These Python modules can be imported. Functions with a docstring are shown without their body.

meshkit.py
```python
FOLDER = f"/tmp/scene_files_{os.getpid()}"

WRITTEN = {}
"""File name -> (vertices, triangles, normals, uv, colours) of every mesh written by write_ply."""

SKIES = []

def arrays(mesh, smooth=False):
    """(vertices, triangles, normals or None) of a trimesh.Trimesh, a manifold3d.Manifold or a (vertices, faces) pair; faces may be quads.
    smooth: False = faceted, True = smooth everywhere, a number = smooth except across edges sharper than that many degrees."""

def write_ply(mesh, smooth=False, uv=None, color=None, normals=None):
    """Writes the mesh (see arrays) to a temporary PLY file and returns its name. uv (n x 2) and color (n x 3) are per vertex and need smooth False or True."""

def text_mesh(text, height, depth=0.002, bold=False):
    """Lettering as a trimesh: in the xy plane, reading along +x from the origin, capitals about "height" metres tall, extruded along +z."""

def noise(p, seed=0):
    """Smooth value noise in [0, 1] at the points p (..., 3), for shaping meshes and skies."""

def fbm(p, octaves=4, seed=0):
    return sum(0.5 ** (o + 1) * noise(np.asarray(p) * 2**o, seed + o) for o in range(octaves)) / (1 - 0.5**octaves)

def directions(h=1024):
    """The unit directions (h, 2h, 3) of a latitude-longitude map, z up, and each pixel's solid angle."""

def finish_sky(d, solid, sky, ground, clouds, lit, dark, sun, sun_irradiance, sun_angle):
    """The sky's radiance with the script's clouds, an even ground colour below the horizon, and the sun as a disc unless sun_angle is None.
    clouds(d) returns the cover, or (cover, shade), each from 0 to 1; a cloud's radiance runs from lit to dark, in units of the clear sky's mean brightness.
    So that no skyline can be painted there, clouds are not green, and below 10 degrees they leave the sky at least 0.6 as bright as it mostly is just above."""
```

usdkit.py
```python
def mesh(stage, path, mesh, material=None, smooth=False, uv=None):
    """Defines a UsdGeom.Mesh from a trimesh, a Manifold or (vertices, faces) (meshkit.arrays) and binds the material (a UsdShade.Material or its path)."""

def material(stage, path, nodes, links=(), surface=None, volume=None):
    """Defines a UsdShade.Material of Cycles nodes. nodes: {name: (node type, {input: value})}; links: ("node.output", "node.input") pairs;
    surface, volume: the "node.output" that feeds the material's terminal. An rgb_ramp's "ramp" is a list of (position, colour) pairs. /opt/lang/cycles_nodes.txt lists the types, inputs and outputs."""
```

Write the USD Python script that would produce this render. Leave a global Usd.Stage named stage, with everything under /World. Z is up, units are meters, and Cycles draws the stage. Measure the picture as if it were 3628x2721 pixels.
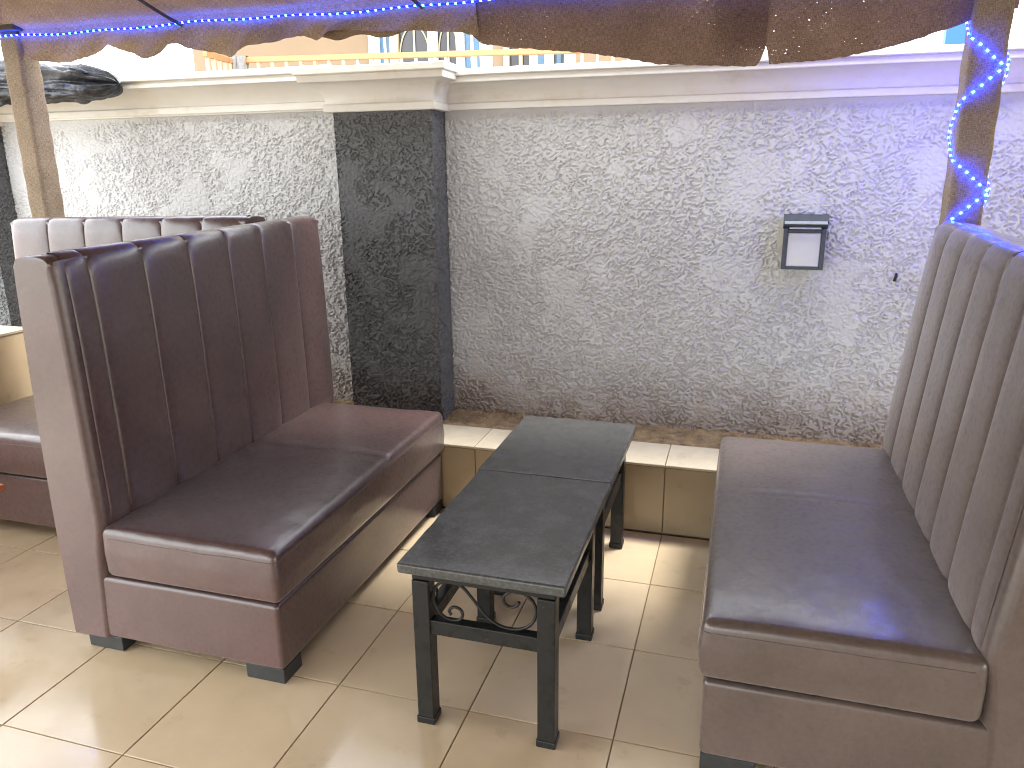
import math, random
import numpy as np
import trimesh
import usdkit, meshkit
from pxr import Usd, UsdGeom, UsdLux, UsdShade, Gf, Sdf, Vt

random.seed(7)
rng = np.random.default_rng(7)
stage = Usd.Stage.CreateInMemory()
UsdGeom.SetStageUpAxis(stage, UsdGeom.Tokens.z)
UsdGeom.SetStageMetersPerUnit(stage, 1.0)
UsdGeom.Xform.Define(stage, '/World')
UsdGeom.Scope.Define(stage, '/World/Looks')

# ------------------------------------------------------------------ camera
cam = UsdGeom.Camera.Define(stage, '/World/camera')
R = np.array([[0.957935, 0.286799, -0.010328], [-0.068888, 0.26473, 0.961859], [0.278594, -0.920687, 0.273352]])
M = Gf.Matrix4d(*R[0], 0, *R[1], 0, *R[2], 0, 0, 0, 1.4415, 1)
cam.AddTransformOp().Set(M)
cam.CreateHorizontalApertureAttr(36.0)
cam.CreateVerticalApertureAttr(27.0)
cam.CreateFocalLengthAttr(26.806)
cam.CreateClippingRangeAttr(Gf.Vec2f(0.02, 2000))
cam.CreateExposureAttr(3.0)

# ------------------------------------------------------------------ sky and sun
SUN = np.array([0.34, 0.36, 1.0]); SUN /= np.linalg.norm(SUN)       # direction towards the sun
EL, AZ = math.asin(SUN[2]), math.atan2(SUN[0], SUN[1])
sky = UsdLux.DomeLight.Define(stage, '/World/sky')
sky.GetPrim().SetCustomDataByKey('kind', 'structure')
skym = usdkit.material(stage, '/World/Looks/sky', {
    'sky': ('sky_texture', {'sky_type': 'single_scattering', 'sun_disc': False, 'sun_elevation': EL, 'sun_rotation': AZ}),
    'tc': ('texture_coordinate', {}),
    'n': ('noise_texture', {'scale': 2.2, 'detail': 5.0, 'roughness': 0.55}),
    'mr': ('map_range', {'from_min': 0.3, 'from_max': 0.6, 'to_min': 0.8, 'to_max': 0.97, 'clamp': True}),
    'mix': ('mix', {'color2': (6.2, 6.35, 6.45)}),
    'bg': ('background_shader', {'strength': 0.12}),
}, [('tc.generated', 'n.vector'), ('n.fac', 'mr.value'), ('mr.result', 'mix.fac'), ('sky.color', 'mix.color1'), ('mix.color', 'bg.color')], surface='bg.background')
UsdShade.MaterialBindingAPI.Apply(sky.GetPrim()).Bind(skym)
sun = UsdLux.DistantLight.Define(stage, '/World/sun')
sun.CreateNormalizeAttr(True)
sun.CreateIntensityAttr(0.24)
sun.CreateAngleAttr(18.0)
sun.CreateColorAttr(Gf.Vec3f(1.0, 0.965, 0.91))
zz = SUN; xx = np.cross([0, 1, 0], zz); xx /= np.linalg.norm(xx); yy = np.cross(zz, xx)
sun.AddTransformOp().Set(Gf.Matrix4d(*xx, 0, *yy, 0, *zz, 0, 0, 0, 10, 1))

# ------------------------------------------------------------------ helpers
used = {}
def numbered(path):
    n = used.get(path, -1) + 1
    used[path] = n
    return path if n == 0 else '%s_%03d' % (path, n)

def setd(p, label=None, cat=None, group=None, kind=None):
    for k, v in (('label', label), ('category', cat), ('group', group), ('kind', kind)):
        if v: p.SetCustomDataByKey(k, v)
    return p

def pathof(parent):
    return '/World' if parent is None else (parent if isinstance(parent, str) else str(parent.GetPath()))

def thing(name, label=None, cat=None, loc=(0, 0, 0), rz=0, group=None, kind=None, parent=None):
    x = UsdGeom.Xform.Define(stage, numbered(pathof(parent) + '/' + name))
    x.AddTranslateOp().Set(Gf.Vec3d(*map(float, loc)))
    if rz: x.AddRotateZOp().Set(float(rz))
    return setd(x.GetPrim(), label, cat, group, kind)

def obj(name, mesh, mat, parent=None, smooth=False, uv=None, label=None, cat=None, group=None, kind=None):
    m = usdkit.mesh(stage, numbered(pathof(parent) + '/' + name), mesh, mat, smooth, uv)
    return setd(m.GetPrim(), label, cat, group, kind)

def box(lo, hi):
    lo, hi = np.array(lo, float), np.array(hi, float)
    b = trimesh.creation.box(hi - lo); b.apply_translation((lo + hi) / 2); return b

def cat(*ms): return trimesh.util.concatenate([m for m in ms])

def axis(a, b, r, n):
    """coordinates from a to b, dense inside the rounding r at both ends"""
    k = np.sin(np.linspace(0, np.pi / 2, 5)) * 1.0
    e = r * (1 - np.cos(np.linspace(0, np.pi / 2, 5)))
    mid = np.linspace(a + r, b - r, max(n, 1) + 1)
    return np.unique(np.round(np.concatenate([a + e, mid, b - e]), 6))

def rbox(lo, hi, r, n=(1, 1, 1), disp=None):
    """box with rounded edges; n = divisions of the flat middles; disp(points) -> points"""
    lo, hi = np.array(lo, float), np.array(hi, float)
    ax = [axis(lo[i], hi[i], r, n[i]) for i in range(3)]
    V, F, base = [], [], 0
    for i in range(3):
        j, k = (i + 1) % 3, (i + 2) % 3
        for s in (0, 1):
            A, B = np.meshgrid(ax[j], ax[k], indexing='ij')
            p = np.zeros(A.shape + (3,)); p[..., j] = A; p[..., k] = B; p[..., i] = (lo, hi)[s][i]
            a, b = A.shape
            idx = np.arange(a * b).reshape(a, b) + base
            q = np.stack([idx[:-1, :-1], idx[1:, :-1], idx[1:, 1:], idx[:-1, 1:]], -1).reshape(-1, 4)
            if s == 0: q = q[:, ::-1]
            V.append(p.reshape(-1, 3)); F.append(q); base += a * b
    V, F = np.vstack(V), np.vstack(F)
    c = np.clip(V, lo + r, hi - r); d = V - c
    L = np.linalg.norm(d, axis=1, keepdims=True)
    V = c + d / np.maximum(L, 1e-9) * r * (L > 1e-9)
    m = trimesh.Trimesh(V, np.vstack([F[:, [0, 1, 2]], F[:, [0, 2, 3]]]), process=False)
    m.merge_vertices(digits_vertex=6)
    if disp is not None: m.vertices = disp(np.array(m.vertices))
    return m

def grid(P, flip=False):
    """(n, m, 3) points -> (vertices, triangles)"""
    n, m = P.shape[:2]
    idx = np.arange(n * m).reshape(n, m)
    q = np.stack([idx[:-1, :-1], idx[1:, :-1], idx[1:, 1:], idx[:-1, 1:]], -1).reshape(-1, 4)
    if flip: q = q[:, ::-1]
    return P.reshape(-1, 3), np.vstack([q[:, [0, 1, 2]], q[:, [0, 2, 3]]])

def tube(pts, r, n=8, closed=False):
    P = np.asarray(pts, float)
    T = np.gradient(P, axis=0)
    if closed: T = np.roll(P, -1, 0) - np.roll(P, 1, 0)
    T /= np.linalg.norm(T, axis=1, keepdims=True)
    up = np.array([0, 0, 1.0]) if abs(T[0, 2]) < 0.9 else np.array([1.0, 0, 0])
    a = np.cross(T[0], up); a /= np.linalg.norm(a)
    rings = []
    rr = np.broadcast_to(r, (len(P),))
    th = np.linspace(0, 2 * np.pi, n, endpoint=False)
    for p, t, q in zip(P, T, rr):
        a = a - t * (a @ t); a /= np.linalg.norm(a); b = np.cross(t, a)
        rings.append(p + q * (np.cos(th)[:, None] * a + np.sin(th)[:, None] * b))
    V = np.array(rings); k = len(P)
    F = []
    for i in range(k if closed else k - 1):
        i2 = (i + 1) % k
        for j in range(n):
            j2 = (j + 1) % n
            F += [(i * n + j, i * n + j2, i2 * n + j2), (i * n + j, i2 * n + j2, i2 * n + j)]
    V = V.reshape(-1, 3)
    if not closed:
        for e, s in ((0, 1), (k - 1, -1)):
            V = np.vstack([V, P[e]]); c = len(V) - 1
            for j in range(n):
                t3 = (c, e * n + (j + 1) % n, e * n + j)
                F.append(t3 if s == 1 else t3[::-1])
    return trimesh.Trimesh(V, np.array(F), process=False)

def spline(pts, k=8, closed=False):
    P = np.asarray(pts, float); n = len(P); out = []
    for i in range(n if closed else n - 1):
        p0, p1, p2, p3 = (P[(i - 1) % n], P[i], P[(i + 1) % n], P[(i + 2) % n]) if closed else (P[max(i - 1, 0)], P[i], P[i + 1], P[min(i + 2, n - 1)])
        for t in np.linspace(0, 1, k, endpoint=False):
            out.append(0.5 * (2 * p1 + (p2 - p0) * t + (2 * p0 - 5 * p1 + 4 * p2 - p3) * t * t + (3 * p1 - p0 - 3 * p2 + p3) * t ** 3))
    if not closed: out.append(P[-1])
    return np.array(out)

def prism(poly, axis_, a, b):
    """polygon (list of 2-D points) extruded along axis_ from a to b; other two axes in order"""
    from shapely.geometry import Polygon
    m = trimesh.creation.extrude_polygon(Polygon(poly), b - a, engine='earcut')
    v = np.array(m.vertices)
    o = np.zeros_like(v); ax = [i for i in range(3) if i != axis_]
    o[:, ax[0]], o[:, ax[1]], o[:, axis_] = v[:, 0], v[:, 1], v[:, 2] + a
    m = trimesh.Trimesh(o, m.faces, process=False); m.fix_normals(); return m

# ------------------------------------------------------------------ materials
def mat(name, nodes, links, surface='p.BSDF'):
    return usdkit.material(stage, '/World/Looks/' + name, nodes, links, surface=surface)

def pos_noise(scale, detail=4.0, rough=0.55, **k):
    return ('noise_texture', dict({'scale': scale, 'detail': detail, 'roughness': rough}, **k))

def simple(name, color, rough=0.5, var=0.12, scale=12, bump=0.0, bscale=120, spec=0.5, metallic=0.0, rvar=0.0, dist=0.002, extra=None):
    c = np.array(color)
    nodes = {'g': ('geometry', {}), 'n': pos_noise(scale),
             'r': ('rgb_ramp', {'ramp': [(0.3, tuple(c * (1 - var))), (0.7, tuple(c * (1 + var)))]}),
             'mr': ('map_range', {'from_min': 0.3, 'from_max': 0.7, 'to_min': rough - rvar, 'to_max': rough + rvar}),
             'p': ('principled_bsdf', dict({'specular_ior_level': spec, 'metallic': metallic}, **(extra or {})))}
    links = [('g.position', 'n.vector'), ('n.fac', 'r.fac'), ('r.color', 'p.base_color'), ('n.fac', 'mr.value'), ('mr.result', 'p.roughness')]
    if bump:
        nodes['bn'] = pos_noise(bscale, 3.0); nodes['b'] = ('bump', {'strength': bump, 'distance': dist})
        links += [('g.position', 'bn.vector'), ('bn.fac', 'b.height'), ('b.normal', 'p.normal')]
    return mat(name, nodes, links)

# vinyl: worn maroon-brown leatherette with fine grain and soft creases
def vinyl(name, c):
    c = np.array(c)
    return mat(name, {
        'g': ('geometry', {}), 'n': pos_noise(5.0, 5.0), 'n2': pos_noise(60.0, 3.0),
        'r': ('rgb_ramp', {'ramp': [(0.3, tuple(c * 0.82)), (0.5, tuple(c)), (0.72, tuple(c * 1.25))]}),
        'v': ('voronoi_texture', {'scale': 420.0}), 'cr': pos_noise(13.0, 3.0, 0.5, distortion=0.6),
        'b1': ('bump', {'strength': 0.12, 'distance': 0.001}), 'b2': ('bump', {'strength': 0.16, 'distance': 0.006}),
        'mr': ('map_range', {'from_min': 0.3, 'from_max': 0.7, 'to_min': 0.27, 'to_max': 0.40}),
        'p': ('principled_bsdf', {'specular_ior_level': 0.7, 'coat_weight': 0.4, 'coat_roughness': 0.2, 'sheen_weight': 0.10, 'sheen_roughness': 0.45, 'sheen_tint': (0.9, 0.88, 0.85)}),
    }, [('g.position', 'n.vector'), ('g.position', 'n2.vector'), ('g.position', 'v.vector'), ('g.position', 'cr.vector'),
        ('n.fac', 'r.fac'), ('r.color', 'p.base_color'), ('n2.fac', 'mr.value'), ('mr.result', 'p.roughness'),
        ('v.distance', 'b1.height'), ('cr.fac', 'b2.height'), ('b1.normal', 'b2.normal'), ('b2.normal', 'p.normal')])
VINYL_M = vinyl('maroon_vinyl', (0.060, 0.031, 0.028))
VINYL_G = vinyl('greyed_vinyl', (0.078, 0.056, 0.047))
SEAM = simple('seam_thread', (0.10, 0.07, 0.065), 0.5)
BLACKWOOD = simple('black_wood', (0.02, 0.021, 0.021), 0.5, 0.3, 30, 0.2)

def tilemat(name, c, rough=0.13):
    c = np.array(c)
    return mat(name, {
        'g': ('geometry', {}), 'n': pos_noise(4.0, 6.0, 0.6), 'n2': pos_noise(300.0, 2.0), 'n3': pos_noise(9.0, 5.0, 0.65),
        'o': ('object_info', {}), 'om': ('map_range', {'to_min': 0.94, 'to_max': 1.05}),
        'r': ('rgb_ramp', {'ramp': [(0.3, tuple(c * 0.93)), (0.65, tuple(c * 1.04))]}),
        'r2': ('rgb_ramp', {'ramp': [(0.32, (0.82, 0.80, 0.76)), (0.40, (1, 1, 1))]}),
        'm0': ('mix', {'mix_type': 'multiply', 'fac': 1.0}), 'm1': ('mix', {'mix_type': 'multiply', 'fac': 0.6}),
        'mr': ('map_range', {'from_min': 0.3, 'from_max': 0.7, 'to_min': rough - 0.05, 'to_max': rough + 0.10}),
        'b': ('bump', {'strength': 0.05, 'distance': 0.001}),
        'p': ('principled_bsdf', {'specular_ior_level': 0.5}),
    }, [('g.position', 'n.vector'), ('g.position', 'n2.vector'), ('g.position', 'n3.vector'), ('n.fac', 'r.fac'), ('n3.fac', 'r2.fac'),
        ('o.random', 'om.value'), ('r.color', 'm0.color1'), ('om.result', 'm0.color2'), ('m0.color', 'm1.color1'), ('r2.color', 'm1.color2'),
        ('m1.color', 'p.base_color'), ('n3.fac', 'mr.value'), ('mr.result', 'p.roughness'), ('n2.fac', 'b.height'), ('b.normal', 'p.normal')])
TILE = tilemat('cream_tile', (0.66, 0.53, 0.35))
TILE2 = tilemat('cream_tile_warm', (0.64, 0.505, 0.33))
TILE3 = tilemat('cream_tile_pale', (0.67, 0.545, 0.37))
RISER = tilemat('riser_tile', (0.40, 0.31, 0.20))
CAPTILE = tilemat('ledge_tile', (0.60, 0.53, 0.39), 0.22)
GROUT = simple('grout', (0.23, 0.175, 0.125), 0.9, 0.3, 20)

def plaster(name, c, stain, low):
    c, s = np.array(c), np.array(stain)
    return mat(name, {
        'g': ('geometry', {}), 'xyz': ('separate_xyz', {}), 'n': pos_noise(2.2, 6.0, 0.6), 'n2': pos_noise(14.0, 5.0, 0.65), 'nf': pos_noise(220.0, 3.0),
        'add': ('math', {'math_type': 'multiply_add', 'value2': -0.75}),
        'st': ('map_range', {'from_min': low + 0.06, 'from_max': low - 0.34, 'to_min': 0.0, 'to_max': 0.5, 'clamp': True}),
        'r': ('rgb_ramp', {'ramp': [(0.3, tuple(c * 0.93)), (0.7, tuple(c * 1.04))]}),
        'm': ('mix', {'color2': tuple(s)}),
        'b': ('bump', {'strength': 0.35, 'distance': 0.002}),
        'p': ('principled_bsdf', {'roughness': 0.75, 'specular_ior_level': 0.3}),
    }, [('g.position', 'xyz.vector'), ('g.position', 'n.vector'), ('g.position', 'n2.vector'), ('g.position', 'nf.vector'),
        ('n2.fac', 'add.value1'), ('xyz.z', 'add.value3'), ('add.value', 'st.value'), ('n.fac', 'r.fac'),
        ('r.color', 'm.color1'), ('st.result', 'm.fac'), ('m.color', 'p.base_color'), ('nf.fac', 'b.height'), ('b.normal', 'p.normal')])
WHITEP = plaster('pale_plaster', (0.53, 0.53, 0.525), (0.36, 0.27, 0.19), 0.14)
DARKP = plaster('charcoal_plaster', (0.12, 0.123, 0.124), (0.115, 0.11, 0.10), 0.1)
CORN = mat('cornice_paint', {
    'g': ('geometry', {}), 'xyz': ('separate_xyz', {}), 'n': pos_noise(9.0, 6.0, 0.65), 'sc': ('mapping', {'scale': (2.0, 6.0, 14.0)}), 'n2': pos_noise(1.2, 5.0, 0.6),
    'r': ('rgb_ramp', {'ramp': [(0.30, (0.60, 0.53, 0.41)), (0.45, (0.70, 0.675, 0.61)), (0.7, (0.74, 0.73, 0.69))]}),
    'mx': ('mix_float', {'fac': 0.5}), 'b': ('bump', {'strength': 0.2, 'distance': 0.002}), 'nf': pos_noise(90.0, 3.0),
    'p': ('principled_bsdf', {'roughness': 0.55}),
}, [('g.position', 'n.vector'), ('g.position', 'sc.vector'), ('sc.vector', 'n2.vector'), ('n.fac', 'mx.a'), ('n2.fac', 'mx.b'), ('mx.result', 'r.fac'),
    ('r.color', 'p.base_color'), ('g.position', 'nf.vector'), ('nf.fac', 'b.height'), ('b.normal', 'p.normal')])
EARTH = simple('sandy_earth', (0.33, 0.235, 0.13), 0.95, 0.45, 22, 1.0, 60, dist=0.02)
GROUND = simple('ground_concrete', (0.36, 0.33, 0.28), 0.9, 0.2, 1.5, 0.3, 20)
GRANITE = mat('black_granite', {
    'g': ('geometry', {}), 'v': ('voronoi_texture', {'scale': 260.0}), 'n': pos_noise(110.0, 4.0, 0.7), 'n2': pos_noise(9.0, 5.0, 0.6),
    'r': ('rgb_ramp', {'ramp': [(0.32, (0.035, 0.036, 0.034)), (0.52, (0.058, 0.058, 0.055)), (0.70, (0.095, 0.095, 0.09))]}),
    'mr': ('map_range', {'from_min': 0.3, 'from_max': 0.7, 'to_min': 0.16, 'to_max': 0.34}),
    'b': ('bump', {'strength': 0.08, 'distance': 0.0008}),
    'p': ('principled_bsdf', {'specular_ior_level': 0.55}),
}, [('g.position', 'v.vector'), ('g.position', 'n.vector'), ('g.position', 'n2.vector'), ('n.fac', 'r.fac'), ('r.color', 'p.base_color'), ('n2.fac', 'mr.value'), ('mr.result', 'p.roughness'), ('n.fac', 'b.height'), ('b.normal', 'p.normal')])
BLACKMET = mat('black_paint', {
    'g': ('geometry', {}), 'n': pos_noise(70.0, 5.0, 0.7), 'n2': pos_noise(25.0, 4.0),
    'r': ('rgb_ramp', {'ramp': [(0.3, (0.008, 0.008, 0.0075)), (0.66, (0.013, 0.013, 0.012)), (0.74, (0.08, 0.078, 0.07))]}),
    'mr': ('map_range', {'from_min': 0.3, 'from_max': 0.7, 'to_min': 0.25, 'to_max': 0.5}), 'b': ('bump', {'strength': 0.15, 'distance': 0.001}),
    'p': ('principled_bsdf', {'specular_ior_level': 0.35}),
}, [('g.position', 'n.vector'), ('g.position', 'n2.vector'), ('n.fac', 'r.fac'), ('r.color', 'p.base_color'), ('n2.fac', 'mr.value'), ('mr.result', 'p.roughness'), ('n2.fac', 'b.height'), ('b.normal', 'p.normal')])

def burlap(name, c, holes=0.0, trans=0.08):
    """woven sacking: uv in metres, threads 2.6 mm apart"""
    c = np.array(c)
    nodes = {
        'uv': ('attribute', {'attribute': 'st'}), 'g': ('geometry', {}),
        'ma': ('mapping', {'scale': (64.0, 560.0, 1.0)}), 'mb': ('mapping', {'scale': (560.0, 64.0, 1.0)}),
        'wx': ('noise_texture', {'scale': 1.0, 'detail': 1.5}), 'wy': ('noise_texture', {'scale': 1.0, 'detail': 1.5}),
        'mx': ('math', {'math_type': 'maximum'}), 'n': pos_noise(7.0, 6.0, 0.65), 'n2': pos_noise(240.0, 3.0, 0.6),
        'h': ('math', {'math_type': 'multiply_add', 'value2': 0.6}),
        'r': ('rgb_ramp', {'ramp': [(0.28, tuple(c * 0.84)), (0.5, tuple(c)), (0.72, tuple(c * 1.14))]}),
        'thr': ('rgb_ramp', {'ramp': [(0.42, (0.45, 0.42, 0.38)), (0.58, (0.95, 0.95, 0.95)), (0.75, (1.25, 1.22, 1.15))]}),
        'mul': ('mix', {'mix_type': 'multiply', 'fac': 0.9}),
        'b': ('bump', {'strength': 0.8, 'distance': 0.003}),
        'd': ('diffuse_bsdf', {'roughness': 0.6}), 't': ('translucent_bsdf', {}), 'mc': ('mix_closure', {'fac': trans}),
    }
    links = [('uv.vector', 'ma.vector'), ('uv.vector', 'mb.vector'), ('ma.vector', 'wx.vector'), ('mb.vector', 'wy.vector'), ('g.position', 'n.vector'), ('g.position', 'n2.vector'),
             ('wx.fac', 'mx.value1'), ('wy.fac', 'mx.value2'), ('n2.fac', 'h.value1'), ('mx.value', 'h.value3'),
             ('n.fac', 'r.fac'), ('mx.value', 'thr.fac'), ('r.color', 'mul.color1'), ('thr.color', 'mul.color2'),
             ('h.value', 'b.height'), ('b.normal', 'd.normal'), ('mul.color', 'd.color'), ('mul.color', 't.color'),
             ('d.BSDF', 'mc.closure1'), ('t.BSDF', 'mc.closure2')]
    surf = 'mc.closure'
    if holes:
        nodes.update({'hn': pos_noise(3.0, 3.0), 'hs': ('noise_texture', {'scale': 1.0, 'detail': 1.0}), 'hsm': ('mapping', {'scale': (90.0, 190.0, 1.0)}), 'hm': ('map_range', {'from_min': 0.45, 'from_max': 0.7, 'to_min': 0.80, 'to_max': 0.80 - holes, 'clamp': True}),
                      'gt': ('math', {'math_type': 'greater_than'}), 'tr': ('transparent_bsdf', {'color': (1, 1, 1)}), 'mh': ('mix_closure', {})})
        links += [('g.position', 'hn.vector'), ('uv.vector', 'hsm.vector'), ('hsm.vector', 'hs.vector'), ('hn.fac', 'hm.value'), ('hs.fac', 'gt.value1'), ('hm.result', 'gt.value2'),
                  ('gt.value', 'mh.fac'), ('mc.closure', 'mh.closure1'), ('tr.BSDF', 'mh.closure2')]
        surf = 'mh.closure'
    return mat(name, nodes, links, surf)
BURLAP = burlap('burlap', (0.36, 0.27, 0.19))
BURLAP_C = burlap('burlap_ceiling', (0.50, 0.385, 0.275))
BURLAP_H = burlap('burlap_loose', (0.20, 0.132, 0.09), 0.12)
BURLAP_P = burlap('burlap_post', (0.33, 0.265, 0.20), 0, 0.0)

def emit(name, color, strength):
    return mat(name, {'e': ('emission', {'color': color, 'strength': strength})}, [], 'e.emission')
LEDBLUE = emit('led_tube_blue', (0.0012, 0.0015, 1.0), 5.5)
LEDBLUE_P = emit('led_tube_blue_post', (0.0012, 0.0015, 1.0), 24.0)
LEDHOT = emit('led_point', (0.03, 0.22, 1.0), 6.0)
PLASTIC = simple('black_plastic_sheet', (0.018, 0.02, 0.024), 0.28, 0.3, 12, 0.5, 40, dist=0.01)
LAMPMET = simple('lamp_metal', (0.035, 0.045, 0.06), 0.4, 0.2, 40)
LAMPGLASS = simple('lamp_diffuser', (0.55, 0.56, 0.55), 0.25, 0.05, 10, spec=0.5)
LAMPCHROME = simple('lamp_grey_trim', (0.45, 0.5, 0.5), 0.3, 0.1, 40)
HOUSEP = simple('clay_paint', (0.30, 0.25, 0.20), 0.85, 0.08, 1.5)
TAN = simple('tan_paint', (0.21, 0.145, 0.088), 0.8, 0.06, 1.0)
WHITE = simple('white_paint', (0.78, 0.77, 0.74), 0.5, 0.03, 2.0)
ORANGE = simple('orange_paint', (0.40, 0.195, 0.082), 0.45, 0.08, 3)
IVORY = simple('ivory_paint', (0.48, 0.40, 0.25), 0.5, 0.05, 3)
DARKGLASS = simple('dark_window_glass', (0.03, 0.027, 0.03), 0.08, 0.1, 2)
BLUEGLASS = simple('blue_window_glass', (0.06, 0.14, 0.24), 0.08, 0.2, 4)
BLUEPAINT = simple('blue_paint', (0.015, 0.10, 0.34), 0.5, 0.05, 2)
CLOTH = simple('grey_cloth', (0.22, 0.215, 0.215), 0.9, 0.15, 30, 0.4, 100)
WOOD = simple('orange_wood', (0.42, 0.15, 0.06), 0.35, 0.25, 18)
TIMBER = simple('dark_timber', (0.06, 0.05, 0.05), 0.7, 0.3, 20, 0.4)

# ------------------------------------------------------------------ ground, tiled floor, ledge
g = np.array([[-400, -400], [400, -400], [400, 400], [-400, 400]], float)
obj('ground', (np.c_[g, np.full(4, -0.12)], np.array([[0, 1, 2, 3]])), GROUND, kind='structure', label='pale concrete ground around the seating shelter')
OX, OY, T = -1.838, 1.665, 0.4
floor = thing('floor', 'cream glazed floor tiles with thin brown grout lines', kind='structure')
obj('grout_bed', box((-6.2, -4.0, -0.118), (3.4, 2.868, -0.0035)), GROUT, floor)

def tile_mesh(w, d, h, c=0.0014):
    a = np.array([[0, 0], [w, 0], [w, d], [0, d]]); b = np.array([[c, c], [w - c, c], [w - c, d - c], [c, d - c]])
    V = np.vstack([np.c_[a, np.zeros(4)], np.c_[a, np.full(4, h - c)], np.c_[b, np.full(4, h)]])
    F = [[8, 9, 10, 11]]
    for i in range(4):
        j = (i + 1) % 4
        F += [[i, j, 4 + j, 4 + i], [4 + i, 4 + j, 8 + j, 8 + i]]
    F += [[3, 2, 1, 0]]
    return V, np.array(F)

G = 0.0017
tiles = [TILE, TILE, TILE2, TILE3, TILE]
for j in range(-8, 3):
    for i in range(-6, 9):
        x, y = OX + i * T, OY + j * T
        V, F = tile_mesh(T - 2 * G, T - 2 * G, 0.009)
        V = V + [x + G, y + G, -0.009 + rng.uniform(-0.0003, 0.0003)]
        V[8:, 2] += (V[8:, 0] - x - T / 2) * rng.uniform(-0.0012, 0.0012) + (V[8:, 1] - y - T / 2) * rng.uniform(-0.0012, 0.0012)
        obj('tile', (V, F), tiles[rng.integers(5)], floor)

ledge = thing('ledge', 'tiled raised ledge running along the foot of the wall', kind='structure')
obj('ledge_core', box((-6.0, 2.882, -0.1), (2.6, 3.108, 0.2905)), GROUT, ledge)
for i in range(-6, 11):
    x = OX + i * T
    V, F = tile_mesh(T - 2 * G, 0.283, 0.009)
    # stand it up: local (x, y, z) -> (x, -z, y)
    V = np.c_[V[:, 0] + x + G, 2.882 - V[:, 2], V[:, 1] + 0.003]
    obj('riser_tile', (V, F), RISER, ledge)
    V, F = tile_mesh(T - 2 * G, 0.244, 0.010)
    V = V + [x + G, 2.866, 0.291]
    obj('cap_tile', (V, F), CAPTILE, ledge)

low = thing('tiled_parapet', 'low cream tiled parapet at the left end of the far booth sofa', 'parapet')
obj('parapet_core', box((-3.60, 1.2, -0.1), (-3.349, 2.862, 0.695)), GROUT, low)
for k in range(4):
    y = 1.21 + k * 0.412
    V, F = tile_mesh(0.408, 0.345, 0.009)
    for zz0 in (0.0, 0.349):
        W = np.c_[-3.349 + V[:, 2], V[:, 0] + y, V[:, 1] + zz0]
        obj('face_tile', (W, F), TILE2, low)
    V, F = tile_mesh(0.27, 0.408, 0.012)
    obj('cap_tile', (V + [-3.607, y, 0.696], F), CAPTILE, low)

# earth strip behind the ledge: rough sandy soil with small stones
n1, n2 = 420, 36
X, S = np.meshgrid(np.linspace(-6, 2.8, n1), np.linspace(0, 1, n2), indexing='ij')
Yp = 3.112 + S * 0.52
Zp = 0.15 + 0.06 * S ** 0.8 + 0.022 * (meshkit.fbm(np.stack([X * 9, Yp * 9, X * 0], -1), 4, 3) - 0.5) + 0.012 * meshkit.noise(np.stack([X * 60, Yp * 60, X * 0], -1), 5) * (S > 0.2)
obj('earth_strip', grid(np.stack([X, Yp, Zp], -1)), EARTH, smooth=True, kind='structure', label='strip of sandy earth between ledge and wall')

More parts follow.
